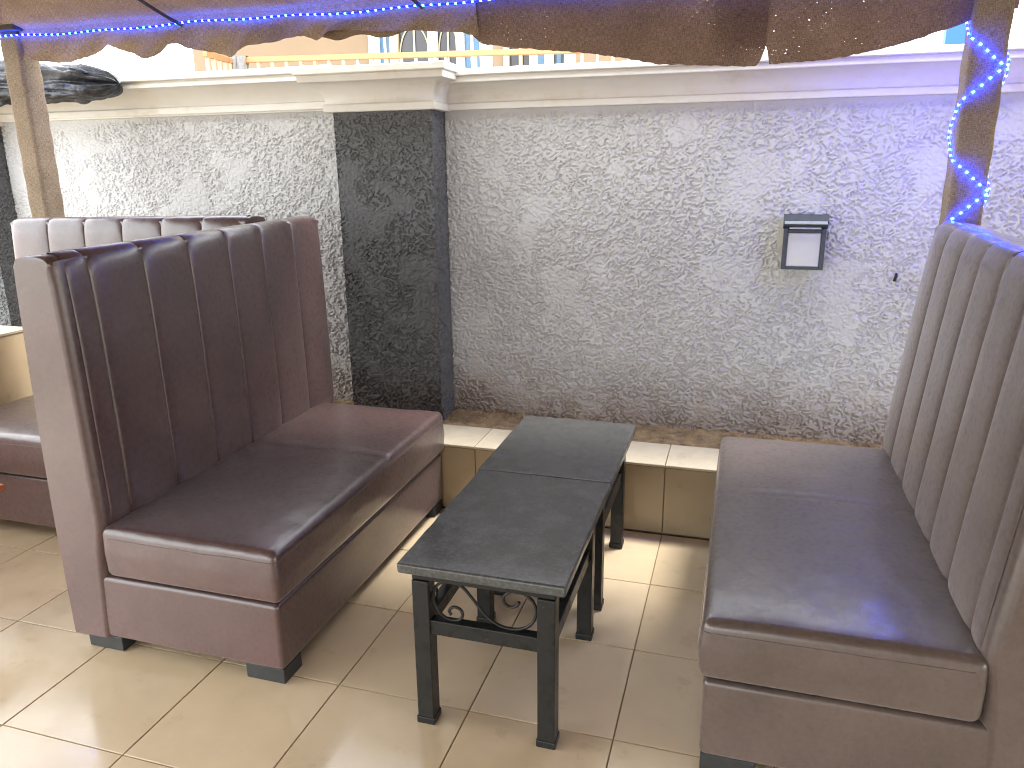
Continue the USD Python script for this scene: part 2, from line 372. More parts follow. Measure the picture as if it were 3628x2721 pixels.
# ------------------------------------------------------------------ boundary wall
WY, PY = 3.60, 3.432
PX0, PX1 = -1.912, -1.410
def relief(a, b, seed=0):
    """worm-eaten trowelled relief (metres) at plane coordinates a, b"""
    p = np.stack([a * 38, b * 38, a * 0 + seed], -1)
    w1 = meshkit.noise(p, 11 + seed) - 0.5; w2 = meshkit.noise(p + 31.7, 12 + seed) - 0.5
    q = np.stack([a * 108 + w1 * 2.0 + b * 22, b * 122 + w2 * 2.0, a * 0], -1)
    n = meshkit.fbm(q, 2, 21 + seed)
    band = meshkit.fbm(np.stack([a * 7.0, b * 7.0, a * 0], -1), 2, 61 + seed)
    flat = np.clip((band - 0.63) / 0.10, 0, 1)                       # trowelled smooth patches
    t = np.clip((n - 0.33) / 0.26, 0, 1); t = t * t * (3 - 2 * t)
    fine = meshkit.noise(np.stack([a * 230, b * 230, a * 0], -1), 71 + seed) - 0.5
    return (0.0085 * (t - 1)) * (1 - 0.6 * flat) * (0.75 + 0.5 * w1) + 0.0012 * fine * (1 - flat)

def panel(u0, u1, z0, z1, place, step=0.0033, seed=0):
    nu, nz = max(int((u1 - u0) / step), 2), int((z1 - z0) / step)
    U, Z = np.meshgrid(np.linspace(u0, u1, nu), np.linspace(z0, z1, nz), indexing='ij')
    h = relief(U, Z, seed)
    fade = np.clip((z1 - Z) / 0.05, 0.15, 1)
    return grid(place(U, Z, h * fade))

wall = thing('boundary_wall', 'rough plastered boundary wall with white moulded cornice and charcoal pilaster', 'wall')
front = lambda y: (lambda U, Z, h: np.stack([U, y - h, Z], -1))
obj('backing', box((-7.5, WY + 0.012, -0.1), (4.5, WY + 0.16, 1.70)), WHITEP, wall)
obj('plaster_panel', panel(PX1, 1.45, 0.10, 1.705, front(WY), seed=0), WHITEP, wall, smooth=True, label='right pale grey plaster panel with worm-like relief')
obj('plaster_panel', panel(1.4501, 4.2, 0.10, 1.705, front(WY), step=0.012, seed=0), WHITEP, wall, smooth=True)
obj('plaster_panel', panel(-4.16, PX0, 0.10, 1.735, front(WY), seed=0), WHITEP, wall, smooth=True, label='left pale plaster panel behind the far booth sofa')
for a, b in ((PX0, PX1), (-4.66, -4.16)):
    side = lambda s, xx_: (lambda U, Z, h: np.stack([xx_ + s * h, U, Z], -1))
    f1 = panel(a, b, 0.10, 1.735, front(PY), seed=2)
    v2, t2 = panel(PY, WY, 0.10, 1.735, side(1, b), seed=3)
    v3, t3 = panel(PY, WY, 0.10, 1.735, side(-1, a), seed=4)
    t3 = t3[:, ::-1]
    obj('pilaster', (np.vstack([f1[0], v2, v3]), np.vstack([f1[1], t2 + len(f1[0]), t3 + len(f1[0]) + len(v2)])), DARKP, wall, smooth=35)

def cornice_profile(dz, k=1.0):
    """(offset from the wall face, z)"""
    pr = [(0.0, 1.703), (0.034, 1.703), (0.036, 1.706), (0.036, 1.729), (0.033, 1.733), (0.024, 1.735)]
    for t in np.linspace(0, 1, 9):
        pr.append((0.026 + 0.085 * (1 - math.cos(t * math.pi / 2)), 1.737 + 0.078 * math.sin(t * math.pi / 2)))
    pr += [(0.119, 1.815), (0.121, 1.818), (0.121, 1.838), (0.119, 1.841), (0.133, 1.8425), (0.136, 1.846), (0.136, 1.866), (0.132, 1.871)]
    return [(o, 1.703 + (z - 1.703) * k + dz) for o, z in pr]

def straight(x0, x1, pr, y0):
    xs = np.linspace(x0, x1, 60)
    P = np.zeros((len(xs), len(pr) + 2, 3))
    for j, (o, z) in enumerate(pr + [(-0.10, pr[-1][1] + 0.004), (-0.17, pr[-1][1])]):
        P[:, j] = np.stack([xs, np.full(len(xs), y0 - o), np.full(len(xs), z)], -1)
    P[:, :, 2] += (0.003 * (meshkit.noise(np.stack([P[..., 0] * 2.1, P[..., 1] * 0, P[..., 2] * 0], -1), 8) - 0.5))
    P[:, :, 1] += (0.004 * (meshkit.noise(np.stack([P[..., 0] * 3.1, P[..., 1] * 0, P[..., 2] * 3], -1), 9) - 0.5))
    return grid(P)
obj('cornice', straight(PX1 + 0.02, 4.0, cornice_profile(0.0), WY), CORN, wall, smooth=32)
obj('cornice', straight(-4.2, PX0 - 0.02, cornice_profile(0.026, 1.12), WY), CORN, wall, smooth=32)
def capital(a, b):
    pr = cornice_profile(-0.004, 1.12)
    rings = []
    for o, z in pr + [(-0.08, pr[-1][1] + 0.004)]:
        rings.append([(a - o * 0.9, WY + 0.05, z), (a - o * 0.9, PY - o, z), (b + o * 0.9, PY - o, z), (b + o * 0.9, WY + 0.05, z)])
    return grid(np.array(rings).transpose(1, 0, 2))
obj('capital', capital(PX0, PX1), CORN, wall, smooth=28)
obj('capital', capital(-4.66, -4.16), CORN, wall, smooth=28)
obj('coping', cat(box((-7.5, WY - 0.02, 1.72), (PX0, WY + 0.22, 1.915)), box((PX0, WY - 0.1, 1.72), (PX1, WY + 0.22, 1.885)), box((PX1, WY - 0.02, 1.72), (4.0, WY + 0.22, 1.868))), CORN, wall)

# smeared mortar patch beside the lamp
SEALANT = simple('old_mortar', (0.46, 0.44, 0.385), 0.9, 0.15, 30, 0.5, 80)
th_ = np.linspace(0, 2 * np.pi, 40, endpoint=False)
rad = 1 + 0.35 * (meshkit.noise(np.c_[np.cos(th_) * 2, np.sin(th_) * 2, th_ * 0], 4) - 0.5)
pv = np.c_[0.158 + 0.022 * rad * np.cos(th_), np.full(40, WY - 0.0035), 1.13 + 0.085 * rad * np.sin(th_)]
pv = np.vstack([pv, [0.155, WY - 0.0055, 1.13]])
obj('mortar_patch', (pv, np.array([(40, i, (i + 1) % 40) for i in range(40)])), SEALANT, wall, smooth=True)

# wall lamp: square bulkhead with hooded top
lamp = thing('wall_lamp', 'square dark framed wall light with hooded top on the pale plaster', 'wall light', (0.247, WY - 0.004, 1.118))
w, h0, h1 = 0.083, -0.113, 0.055
obj('body', rbox((-0.078, -0.050, -0.108), (0.078, 0.012, 0.112), 0.006), LAMPMET, lamp, smooth=40)
obj('frame', cat(rbox((-0.086, -0.066, -0.116), (-0.068, -0.048, 0.060), 0.003), rbox((0.068, -0.066, -0.116), (0.086, -0.048, 0.060), 0.003),
                 rbox((-0.0675, -0.066, -0.116), (0.0675, -0.048, -0.104), 0.003), rbox((-0.0675, -0.066, 0.040), (0.0675, -0.048, 0.054), 0.003)), LAMPMET, lamp, smooth=40)
obj('diffuser', rbox((-0.0672, -0.060, -0.1035), (0.0672, -0.0505, 0.0395), 0.004), LAMPGLASS, lamp, smooth=40)
obj('hood', prism([(-0.0505, 0.056), (-0.078, 0.072), (-0.082, 0.092), (-0.062, 0.114), (-0.0505, 0.118)], 0, -0.090, 0.090), LAMPMET, lamp)
obj('hood_trim', rbox((-0.086, -0.087, 0.078), (0.086, -0.0785, 0.091), 0.003), LAMPCHROME, lamp, smooth=40)
obj('slot_trim', rbox((-0.064, -0.068, 0.0565), (0.064, -0.0635, 0.064), 0.0015), LAMPCHROME, lamp, smooth=40)
obj('cable_stub', tube([(0.634, WY + 0.004, 0.985), (0.632, WY - 0.012, 0.978), (0.626, WY - 0.014, 0.955)], 0.006, 6), BLACKMET, None, True, label='short dark cable stub poking out of the plaster beside the right sofa', cat='cable')

# ------------------------------------------------------------------ booth sofas
def bump_noise(v, amp, f, seed):
    return amp * (meshkit.fbm(np.asarray(v) * f, 3, seed) - 0.5)

def sofa(name, label, loc, rz, L, depth=0.756, seamat=None, seed=0, back=(0.0, 1.385), full=(True, False), edges=None, tilt=1, VINYL=None, lean=0.0, tall=1.0, rr=0.036):
    VINYL_B = VINYL_S = VINYL
    t = thing(name, label, 'sofa', loc, rz, None)
    D = depth
    ft = D - 0.756
    # base (plinth) and feet
    def bdisp(v):
        v = v.copy(); v[:, 0] += bump_noise(v, 0.007, 5, seed) * (v[:, 0] > 0.4); v[:, 1] += bump_noise(v + 9, 0.006, 5, seed + 1); return v
    obj('base', rbox((0.03, 0.006, 0.048), (D, L - 0.006, 0.263), 0.016, (14, 24, 5), bdisp), VINYL_B, t, smooth=True)
    for fx in (0.045, D - 0.135):
        for fy in (0.012, L - 0.105):
            obj('foot', rbox((fx, fy, 0.0), (fx + 0.13, fy + 0.093, 0.05), 0.004), BLACKWOOD, t, smooth=40)
    # seat cushion with a slight crown, one stitched cross seam
    def sdisp(v):
        v = v.copy()
        x0, x1 = 0.17, D + 0.011
        u, s = (v[:, 0] - x0) / (x1 - x0), v[:, 1] / L
        top = np.clip((v[:, 2] - 0.30) / 0.12, 0, 1)
        crown = 0.013 * np.clip(1 - (2 * u - 1) ** 4, 0, 1) * np.clip(1 - (2 * s - 1) ** 6, 0, 1)
        v[:, 2] += top * (crown + bump_noise(v, 0.010, 4.0, seed + 5) + bump_noise(v, 0.004, 13, seed + 6))
        if seamat is not None:
            v[:, 2] -= top * 0.006 * np.exp(-((v[:, 1] - seamat) / 0.012) ** 2)
        v[:, 2] += top * 0.02 * (s if tilt > 0 else 1 - s)
        side = np.clip(1 - np.abs(v[:, 2] - 0.345) / 0.08, 0, 1)
        v[:, 0] += side * (v[:, 0] > x1 - 0.03) * (0.006 + bump_noise(v, 0.006, 9, seed + 7))
        v[:, 1] += side * np.where(s < 0.03, -1, np.where(s > 0.97, 1, 0)) * (0.005 + bump_noise(v, 0.006, 9, seed + 8))
        return v
    cu = obj('seat_cushion', rbox((0.17, 0.0, 0.266), (D + 0.011, L, 0.428), 0.024, (34, 60, 8), sdisp), VINYL_S, t, smooth=True)
    # stitched seam a finger below the top edge, round the three open sides
    pts = []
    x1 = D + 0.011; r_ = 0.024
    for x in np.linspace(0.2, x1 - r_, 24): pts.append((x, 0.0))
    for a_ in np.linspace(-90, 0, 7)[1:]: pts.append((x1 - r_ + r_ * math.cos(math.radians(a_)), r_ + r_ * math.sin(math.radians(a_))))
    for y in np.linspace(r_, L - r_, 40)[1:]: pts.append((x1, y))
    for a_ in np.linspace(0, 90, 7)[1:]: pts.append((x1 - r_ + r_ * math.cos(math.radians(a_)), L - r_ + r_ * math.sin(math.radians(a_))))
    for x in np.linspace(x1 - r_, 0.2, 24)[1:]: pts.append((x, L))
    pts = sdisp(np.c_[np.array(pts), np.full(len(pts), 0.398)])
    obj('seam', tube(pts, 0.0013, 5), SEAM, cu, True)
    # backrest: solid core between two end panels
    B0, B1 = back
    def lift(v):
        g_ = np.clip(((v[:, 1] - B0) / (B1 - B0) if tilt > 0 else (B1 - v[:, 1]) / (B1 - B0)), 0, 1)
        up_ = v[:, 2] > 0.4
        return np.c_[v[:, 0] - lean * np.clip((v[:, 2] - 0.43) / 0.8, 0, 1), v[:, 1], v[:, 2] * (1 + (0.017 * g_ + tall - 1) * np.clip((v[:, 2] - 0.4) / 0.3, 0, 1))]
    def outline(zb):
        q = [(0.004, 0.8), (0.010, 1.15), (0.018, 1.203), (0.040, 1.221), (0.115, 1.226), (0.142, 1.212), (0.153, 1.185), (0.168, 0.95), (0.182, 0.60), (0.186, 0.43), (0.172, 0.34)]
        return spline([(0.006, zb), (0.004, 0.5)] + q + ([(0.150, zb)] if zb < 0.2 else []), 4)
    sd = outline(0.316)
    core = prism(sd, 1, B0 + rr, B1 - rr); core = core.subdivide().subdivide()
    core.vertices = lift(np.array(core.vertices))
    bk = obj('backrest', core, VINYL, t, smooth=28)
    for e, sg in ((B0, 1), (B1, -1)):
        c = np.array(outline(0.048 if full[0 if sg > 0 else 1] else 0.316))
        tng = np.gradient(c, axis=0); nrm = np.c_[-tng[:, 1], tng[:, 0]]; nrm /= np.linalg.norm(nrm, axis=1, keepdims=True)
        layers = []
        for q_ in np.linspace(0, 1, 8):
            dy = rr * (1 - math.cos(q_ * math.pi / 2)) if q_ < 1 else rr + 0.0
            off = -rr * 0.8 * (1 - math.sin(q_ * math.pi / 2))
            wgt = np.interp(c[:, 0], [0.03, 0.09, 0.14], [0.12, 0.3, 1.0]) * np.where(c[:, 1] > 1.19, 0.45, 1.0)
            q = c + nrm * (off * wgt)[:, None]
            q[:, 1] = np.maximum(q[:, 1], c[:, 1].min() - 0.0)
            layers.append(np.c_[q[:, 0], np.full(len(q), e + sg * dy), q[:, 1]])
        P = np.array(layers); P = np.concatenate([P, P[:, :1]], 1)
        v, f = grid(P, sg > 0)
        from shapely.geometry import Polygon
        cap = trimesh.creation.extrude_polygon(Polygon(P[0, :-1][:, [0, 2]]), 0.01, engine='earcut')
        low_ = np.abs(cap.vertices[:, 2]) < 1e-6
        cf = cap.faces[low_[cap.faces].all(1)]
        cv = np.c_[cap.vertices[:, 0], np.full(len(cap.vertices), P[0, 0, 1]), cap.vertices[:, 1]]
        capf = cf + len(v)
        if (np.cross(cv[cf[:, 1]] - cv[cf[:, 0]], cv[cf[:, 2]] - cv[cf[:, 0]])[:, 1].sum() > 0) == (sg > 0): capf = capf[:, ::-1]
        v = np.vstack([v, cv])
        mm = trimesh.Trimesh(lift(v), np.vstack([f, capf]), process=False); mm.merge_vertices(digits_vertex=6); mm.remove_unreferenced_vertices(); mm.fix_normals()
        obj('end_panel', mm, VINYL, t, smooth=35)
    # padded vertical channels on the front, rolling over the top edge
    prof = spline([(0.180, 0.415), (0.184, 0.47), (0.181, 0.60), (0.173, 0.80), (0.166, 0.97), (0.157, 1.12), (0.151, 1.18), (0.140, 1.212), (0.118, 1.2250), (0.098, 1.2265)], 5)
    tn = np.gradient(prof, axis=0); nn = np.c_[tn[:, 1], -tn[:, 0]]; nn /= np.linalg.norm(nn, axis=1, keepdims=True)
    for k in range(len(edges) - 1):
        y0, y1 = edges[k], edges[k + 1]
        wide = y1 - y0 > 0.1
        s = (1 - np.cos(np.linspace(0, 1, 19 if wide else 7) * np.pi)) / 2
        bul = (0.0115 if wide else 0.006) * (1 - np.abs(2 * s - 1) ** 3.4) ** 0.55
        if k == len(edges) - 2 and tilt > 0 or k == 0 and tilt < 0:   # the last one rolls smoothly into the far end
            far = s if tilt > 0 else 1 - s
            bul = bul * np.where(far > 0.5, np.clip((1 - far) / 0.5, 0, 1) ** 0.5, 1)
        P = np.zeros((len(prof), len(s), 3))
        along = np.linspace(0, 1, len(prof))
        for j in range(len(s)):
            w_ = bul[j] * np.clip(np.minimum(along / 0.06, (1 - along) / 0.36), 0, 1) ** 0.9
            q = prof + nn * (w_ + 0.003)[:, None]
            P[:, j] = np.c_[q[:, 0], np.full(len(q), y0 + (y1 - y0) * s[j]), q[:, 1]]
        wr = bump_noise(P.reshape(-1, 3) * [1, 1, 0.5], 0.005, 9, seed + 20 + k).reshape(P.shape[:2])
        wr2 = bump_noise(P.reshape(-1, 3) * [1, 1.6, 0.6], 0.009, 26, seed + 40 + k).reshape(P.shape[:2]) * np.exp(-((along - 0.86) / 0.08) ** 2)[:, None]
        P[:, :, 0] += (wr + wr2) * (bul / bul.max())[None, :]
        v, f = grid(P, True)
        obj('channel_pad', (lift(v), f), VINYL, bk, smooth=True)
    pp = lift(np.array([(0.100, y, 1.2285) for y in np.linspace(B0 + rr, B1 - rr, 30)]))
    obj('piping', tube(pp, 0.0022, 6), SEAM, bk, True)
    return t

LE = [0.036, 0.112, 0.322, 0.530, 0.735, 0.940, 1.150, 1.349]
sofa('booth_sofa', 'maroon vinyl booth sofa left of the black tables, whole front and end in view', (-1.940, 1.610, 0), 0, 1.260, seamat=0.73, seed=1, edges=LE, VINYL=VINYL_M, lean=-0.02)
sofa('booth_sofa', 'grey-brown vinyl booth sofa right of the black tables, cut off by the right edge', (0.734, 2.870, 0), 180, 1.260, seamat=0.53, seed=60,
     back=(-0.125, 1.26), full=(False, True), edges=[1.26 - e for e in LE[::-1]], tilt=-1, VINYL=VINYL_G, lean=0.045)
sofa('booth_sofa', 'silvery vinyl booth sofa standing behind the maroon one, against the wall ledge', (-3.19, 2.868, 0), -90, 1.247, depth=0.705, seed=120,
     back=(0.0, 1.247), full=(True, True), edges=list(np.linspace(0.014, 1.233, 7)), tilt=1, VINYL=VINYL_M, tall=1.010, rr=0.014)

# ------------------------------------------------------------------ black tables
def table(label, x0, x1, y0, y1, ly0, ly1):
    t = thing('low_table', label, 'table', (x0, y0, 0), 0, None)
    W, Dp = x1 - x0, y1 - y0
    def chip(v):
        v = v.copy(); v[:, :2] += (meshkit.noise(v * 60, 3)[:, None] - 0.5) * 0.0025; return v
    obj('tabletop', rbox((0, 0, 0.456), (W, Dp, 0.485), 0.007, (10, 14, 1), chip), GRANITE, t, smooth=60)
    la, lb, lw = 0.030, W - 0.030 - 0.046, 0.046
    fy, ry = ly0 - y0, ly1 - y0
    # top rails under the slab
    for y in (fy + 0.004, ry + 0.010):
        obj('top_rail', rbox((la, y, 0.432), (lb + lw, y + 0.030, 0.4555), 0.003), BLACKMET, t, smooth=40)
    for x in (la, lb):
        for y in (fy, ry):
            lg = obj('leg', rbox((x, y, 0.012), (x + lw, y + lw, 0.431), 0.0035, (1, 1, 8)), BLACKMET, t, smooth=40)
            obj('foot_cap', rbox((x - 0.003, y - 0.003, 0.0), (x + lw + 0.003, y + lw + 0.003, 0.022), 0.004), BLACKMET, lg, smooth=40)
    for y in (fy + 0.006, ry + 0.008):
        obj('stretcher', rbox((la + lw - 0.002, y, 0.276), (lb + 0.002, y + 0.030, 0.318), 0.003), BLACKMET, t, smooth=40)
    for x in (la + 0.008, lb + 0.008):
        obj('stretcher', rbox((x, fy + lw - 0.002, 0.276), (x + 0.030, ry + 0.002, 0.318), 0.003), BLACKMET, t, smooth=40)
    S = np.array([(.083, .030), (.074, .040), (.060, .040), (.047, .030), (.046, .014), (.058, .004), (.076, .002), (.086, .012), (.084, .024)])
    S = np.array([(.078, .020), (.074, .008), (.062, .002), (.050, .008), (.047, .020), (.056, .032), (.070, .035), (.086, .026), (.090, .012), (.080, -.002)])
    S = np.array([(.055, .012), (.050, .024), (.062, .036), (.080, .033), (.088, .017), (.078, .002), (.052, -.002), (.026, .010), (.008, .038), (.006, .070), (.022, .097), (.052, .108),
                  (.086, .100), (.116, .070), (.150, .030), (.186, .006), (.222, .000), (.258, .008), (.284, .032), (.291, .064), (.280, .090), (.256, .106), (.232, .107),
                  (.214, .100), (.203, .086), (.206, .070), (.222, .062), (.238, .068), (.246, .080)])
    c = spline(S, 6)
    span = lb - la - lw
    for y in (fy + 0.020, ry + 0.022):
        obj('scroll', tube(np.c_[la + lw + c[:, 0] / 0.298 * span, np.full(len(c), y), 0.320 + c[:, 1] * 1.0 + 0.002], 0.0042, 7), BLACKMET, t, True)
    sp = ry - fy - lw
    for x in (la + 0.022, lb + 0.022):
        for k in (0, 1):
            obj('scroll', tube(np.c_[np.full(len(c), x), fy + lw + (c[:, 0] / 0.298 + k) * sp / 2, 0.322 + c[:, 1]], 0.0042, 7), BLACKMET, t, True)
    return t
table('low black table with scrolled iron frame, nearer of the two in the aisle', -0.785, -0.347, 1.566, 2.2125, 1.586, 2.072)
table('low black table against the ledge, pushed up to the nearer one', -0.792, -0.347, 2.2135, 2.800, 2.250, 2.700)

# ------------------------------------------------------------------ posts, roof, burlap
def post(label, x, y, z0, z1, s, seed):
    n = 40; per = []
    r = 0.016
    for cx_, cy_, a0 in ((s - r, -s + r, -90), (s - r, s - r, 0), (-s + r, s - r, 90), (-s + r, -s + r, 180)):
        for a in np.linspace(a0, a0 + 90, 4):
            per.append((cx_ + r * math.cos(math.radians(a)), cy_ + r * math.sin(math.radians(a))))
    per = np.array(per); dense = []
    for i in range(len(per)):
        a, b = per[i], per[(i + 1) % len(per)]
        k = max(1, int(np.linalg.norm(b - a) / 0.012))
        for t in range(k): dense.append(a + (b - a) * t / k)
    per = np.array(dense); per = np.vstack([per, per[:1]])
    L = np.r_[0, np.cumsum(np.linalg.norm(np.diff(per, axis=0), axis=1))]
    Z = np.arange(z0, z1, 0.012)
    P = np.zeros((len(Z), len(per), 3)); UV = np.zeros((len(Z), len(per), 2))
    for i, z in enumerate(Z):
        k = 1 + 0.035 * (meshkit.noise(np.c_[per * 30, np.full(len(per), z * 14)] , seed) - 0.5) + 0.02 * math.sin(z * 46 + seed)
        k[-1] = k[0]
        P[i, :, :2] = per * k[:, None]; P[i, :, 2] = z
        UV[i, :, 0] = L; UV[i, :, 1] = z
    t = thing('post', label, 'post', (x, y, 0))
    obj('burlap_wrap', grid(P, True), BURLAP_P, t, smooth=True, uv=UV.reshape(-1, 2))
    obj('timber_core', box((-s + .012, -s + .012, z0 - 0.02), (s - .012, s - .012, z1 + 0.02)), TIMBER, t)
    return t
PLX, PRX, PYC = -3.315, 0.716, 3.045
post('square burlap wrapped post at the left, behind the silvery sofa', PLX, PYC, 0.302, 2.06, 0.056, 4)
post('square burlap wrapped post at the right, lit by a spiral of blue lights', PRX, PYC, 0.302, 2.30, 0.056, 9)

def strip_sheet(xs, zb, zt, yf, n=14, thick=0.0):
    """hanging cloth between top line zt(x) and bottom line zb(x)"""
    T_ = np.linspace(0, 1, n)
    P = np.zeros((len(xs), n, 3)); UV = np.zeros((len(xs), n, 2))
    for j, t in enumerate(T_):
        z = zt + (zb - zt) * t
        P[:, j] = np.stack([xs, yf(xs, t), z], -1)
        UV[:, j] = np.stack([xs, z], -1)
    return grid(P), UV.reshape(-1, 2)

VL = np.array([(-3.26, 1.94), (-3.206, 1.94), (-3.052, 1.925), (-3.006, 1.927), (-2.956, 1.941), (-2.795, 1.991), (-2.731, 1.966), (-2.647, 1.943), (-2.587, 1.92), (-2.529, 1.909), (-2.486, 1.917), (-2.46, 1.931), (-2.428, 1.963), (-2.393, 1.97), (-2.355, 1.952), (-2.238, 1.929), (-2.162, 1.907), (-2.091, 1.908), (-2.026, 1.935), (-1.955, 1.95), (-1.871, 1.97), (-1.801, 1.975), (-1.737, 1.949), (-1.693, 1.955), (-1.666, 1.97), (-1.603, 1.972), (-1.48, 1.968), (-1.337, 1.964), (-1.309, 1.97), (-1.25, 1.962), (-1.116, 1.948), (-1.05, 1.935)])
xs = np.arange(-3.27, -1.03, 0.008)
zb = np.interp(xs, VL[:, 0], VL[:, 1]) + 0.004 * (meshkit.noise(np.c_[xs * 60, xs * 0, xs * 0], 2) - 0.5)
yf = lambda x, t: 3.005 + 0.045 * t * np.sin(x * 10 + 2 * np.sin(x * 3.1)) + 0.012 * t * np.sin(x * 27 + 4 * t)
m_, uv_ = strip_sheet(xs, zb, np.full(len(xs), 2.045), yf)
obj('burlap_valance', m_, BURLAP, None, True, uv_, 'scalloped brown burlap edging hanging below the blue light line at left', 'burlap')
# frayed rolled edge of cloth behind it
xr = np.arange(-2.10, -1.04, 0.01)
def rolled(x, t):
    a = t * 2 * np.pi
    return a
P = np.zeros((len(xr), 15, 3)); UV = np.zeros((len(xr), 15, 2))
for j, a in enumerate(np.linspace(0, 2 * np.pi, 15)):
    rad = 0.028 + 0.016 * (meshkit.fbm(np.c_[xr * 9, np.full(len(xr), 2 * math.cos(a)), np.full(len(xr), 2 * math.sin(a))], 3, 7) - 0.5) * 2
    zc = 2.003 + 0.018 * np.sin(xr * 9.0) + 0.012 * np.sin(xr * 23)
    P[:, j] = np.stack([xr, 3.085 + rad * math.cos(a), zc + rad * math.sin(a)], -1)
    UV[:, j] = np.stack([xr, np.full(len(xr), 0.04 * a)], -1)
obj('burlap_roll', grid(P), BURLAP, None, True, UV.reshape(-1, 2), 'bunched roll of burlap behind the edging, above the window', 'burlap')

def drape(pts, label, ph, holes):
    pts = np.array(pts)
    xs = np.arange(pts[0, 0], pts[-1, 0], 0.007)
    zb = np.interp(xs, pts[:, 0], pts[:, 1]) + 0.004 * (meshkit.noise(np.c_[xs * 70, xs * 0, xs * 0], 5) - 0.5)
    yf = lambda x, t: 3.012 + (0.012 if ph > 1 else 0) + 0.035 * t + 0.022 * t * np.sin(x * 5 + ph) + 0.008 * np.sin(x * 21 + ph + 2 * t) * (0.3 + t)
    m, uv = strip_sheet(xs, zb, np.full(len(xs), 2.05), yf, 24)
    obj('burlap_drape', m, holes, None, True, uv, label, 'burlap')
drape([(-1.137, 1.989), (-1.10, 1.963), (-1.035, 1.907), (-0.931, 1.891), (-0.803, 1.873), (-0.617, 1.852), (-0.483, 1.825), (-0.34, 1.798), (-0.169, 1.786), (-0.002, 1.779), (0.012, 1.80), (0.0275, 1.845)],
      'wide brown burlap drape sagging over the wall, left of the slit', 0.3, BURLAP_H)
drape([(-0.14, 1.875), (0.022, 1.848), (0.032, 1.842), (0.041, 1.784), (0.177, 1.79), (0.281, 1.794), (0.38, 1.81), (0.504, 1.838), (0.637, 1.879), (0.698, 1.902), (0.80, 1.92)],
      'brown burlap drape between the slit and the right post', 2.1, BURLAP_H)

roof = thing('shelter_roof', 'hipped shelter roof lined with burlap, seen from below', 'roof')
eb = rbox((-3.62, 3.016, 2.046), (6.2, 3.074, 2.115), 0.012, (200, 1, 1))
obj('eaves_beam', eb, BURLAP_C, roof, True, np.c_[eb.vertices[:, 0], eb.vertices[:, 1] + eb.vertices[:, 2]])
apex = np.array([0.9, -0.5, 3.2]); e0 = np.array([[-3.42, -4.2], [6.2, -4.2], [6.2, 3.06], [-3.42, 3.06]])
for k in range(4):
    a, b = np.r_[e0[k], 2.075], np.r_[e0[(k + 1) % 4], 2.075]
    nn_ = 30
    P = np.zeros((nn_, 60, 3)); UV = np.zeros((nn_, 60, 2))
    for i, t in enumerate(np.linspace(0, 0.985, nn_)):
        q0, q1 = a + (apex - a) * t, b + (apex - b) * t
        s = np.linspace(0, 1, 60)
        P[i] = q0 + (q1 - q0) * s[:, None]
        P[i, :, 2] -= 0.05 * math.sin(math.pi * t) * np.abs(np.sin(s * math.pi * 5)) + 0.03 * meshkit.noise(P[i] * 6, 3)
        UV[i] = np.c_[s * np.linalg.norm(b - a), np.full(60, t * 2.4)]
    obj('ceiling_cloth', grid(P), BURLAP_C, roof, True, UV.reshape(-1, 2))
    up = np.array([0, 0, 0.05])
    aa, bb = a + up + (a - apex) * [0.02, 0.02, 0], b + up + (b - apex) * [0.02, 0.02, 0]
    obj('roof_sheet', (np.array([aa, bb, apex + up, aa + [0, 0, .02], bb + [0, 0, .02], apex + up + [0, 0, .02]]), np.array([[2, 1, 0], [3, 4, 5], [0, 1, 4], [0, 4, 3], [1, 2, 5], [1, 5, 4], [2, 0, 3], [2, 3, 5]])), TIMBER, roof)
for x in (-2.36, -1.25):
    obj('seam_cord', tube([(x - 0.2 * (3.02 - y), y, 2.075 + (3.06 - y) * 0.315 - 0.045 - 0.01 * math.sin(9 * y)) for y in np.linspace(2.2, 3.0, 14)], 0.007, 6), TIMBER, roof, True)
obj('post_head', rbox((-3.385, 2.955, 2.066), (-3.235, 3.010, 2.160), 0.006), TIMBER, roof, smooth=40)

# ------------------------------------------------------------------ blue light strings
def diode_mesh(p, tdir, ln=0.0075, r=0.0040):
    m = trimesh.creation.icosphere(1, 1.0); v = np.array(m.vertices)
    t = tdir / np.linalg.norm(tdir); up = np.array([0, 0, 1.0]) if abs(t[2]) < .9 else np.array([1.0, 0, 0])
    a = np.cross(t, up); a /= np.linalg.norm(a); b = np.cross(t, a)
    return trimesh.Trimesh(p + v[:, :1] * t * ln + v[:, 1:2] * a * r + v[:, 2:] * b * r, m.faces, process=False)
def led(label, paths, spacing, LEDBLUE=LEDBLUE):
    t = thing('light_string', label, 'string lights')
    for pth in paths:
        pth = np.asarray(pth)
        obj('light_tube', tube(pth, 0.0032, 6), LEDBLUE, t, True)
        s = np.r_[0, np.cumsum(np.linalg.norm(np.diff(pth, axis=0), axis=1))]
        for d in np.arange(0.01, s[-1] - 0.01, spacing):
            p = np.array([np.interp(d, s, pth[:, i]) for i in range(3)]); q = np.array([np.interp(d + .006, s, pth[:, i]) for i in range(3)])
            obj('diode', diode_mesh(p, q - p), LEDHOT, t, True)
X = np.linspace(-3.9, 0.66, 110)
led('straight line of blue lights along the eaves beam', [np.c_[X, 2.988 - 0.0 * X, 2.043 + 0.004 * np.sin(X * 5.0) + 0.003 * np.sin(X * 13)]], 0.0335)
def helix(z_top, z_bot, pitch, hand, ph):
    s = 0.056 + 0.008
    pts = []
    for z in np.arange(z_top, z_bot, -0.006):
        a = ph + hand * (z_top - z) / pitch * 2 * math.pi
        c, d = math.cos(a), math.sin(a)
        k = (abs(c) ** 7 + abs(d) ** 7) ** (-1 / 7)
        pts.append((PRX + s * k * c, PYC + s * k * d, z))
    return np.array(pts)
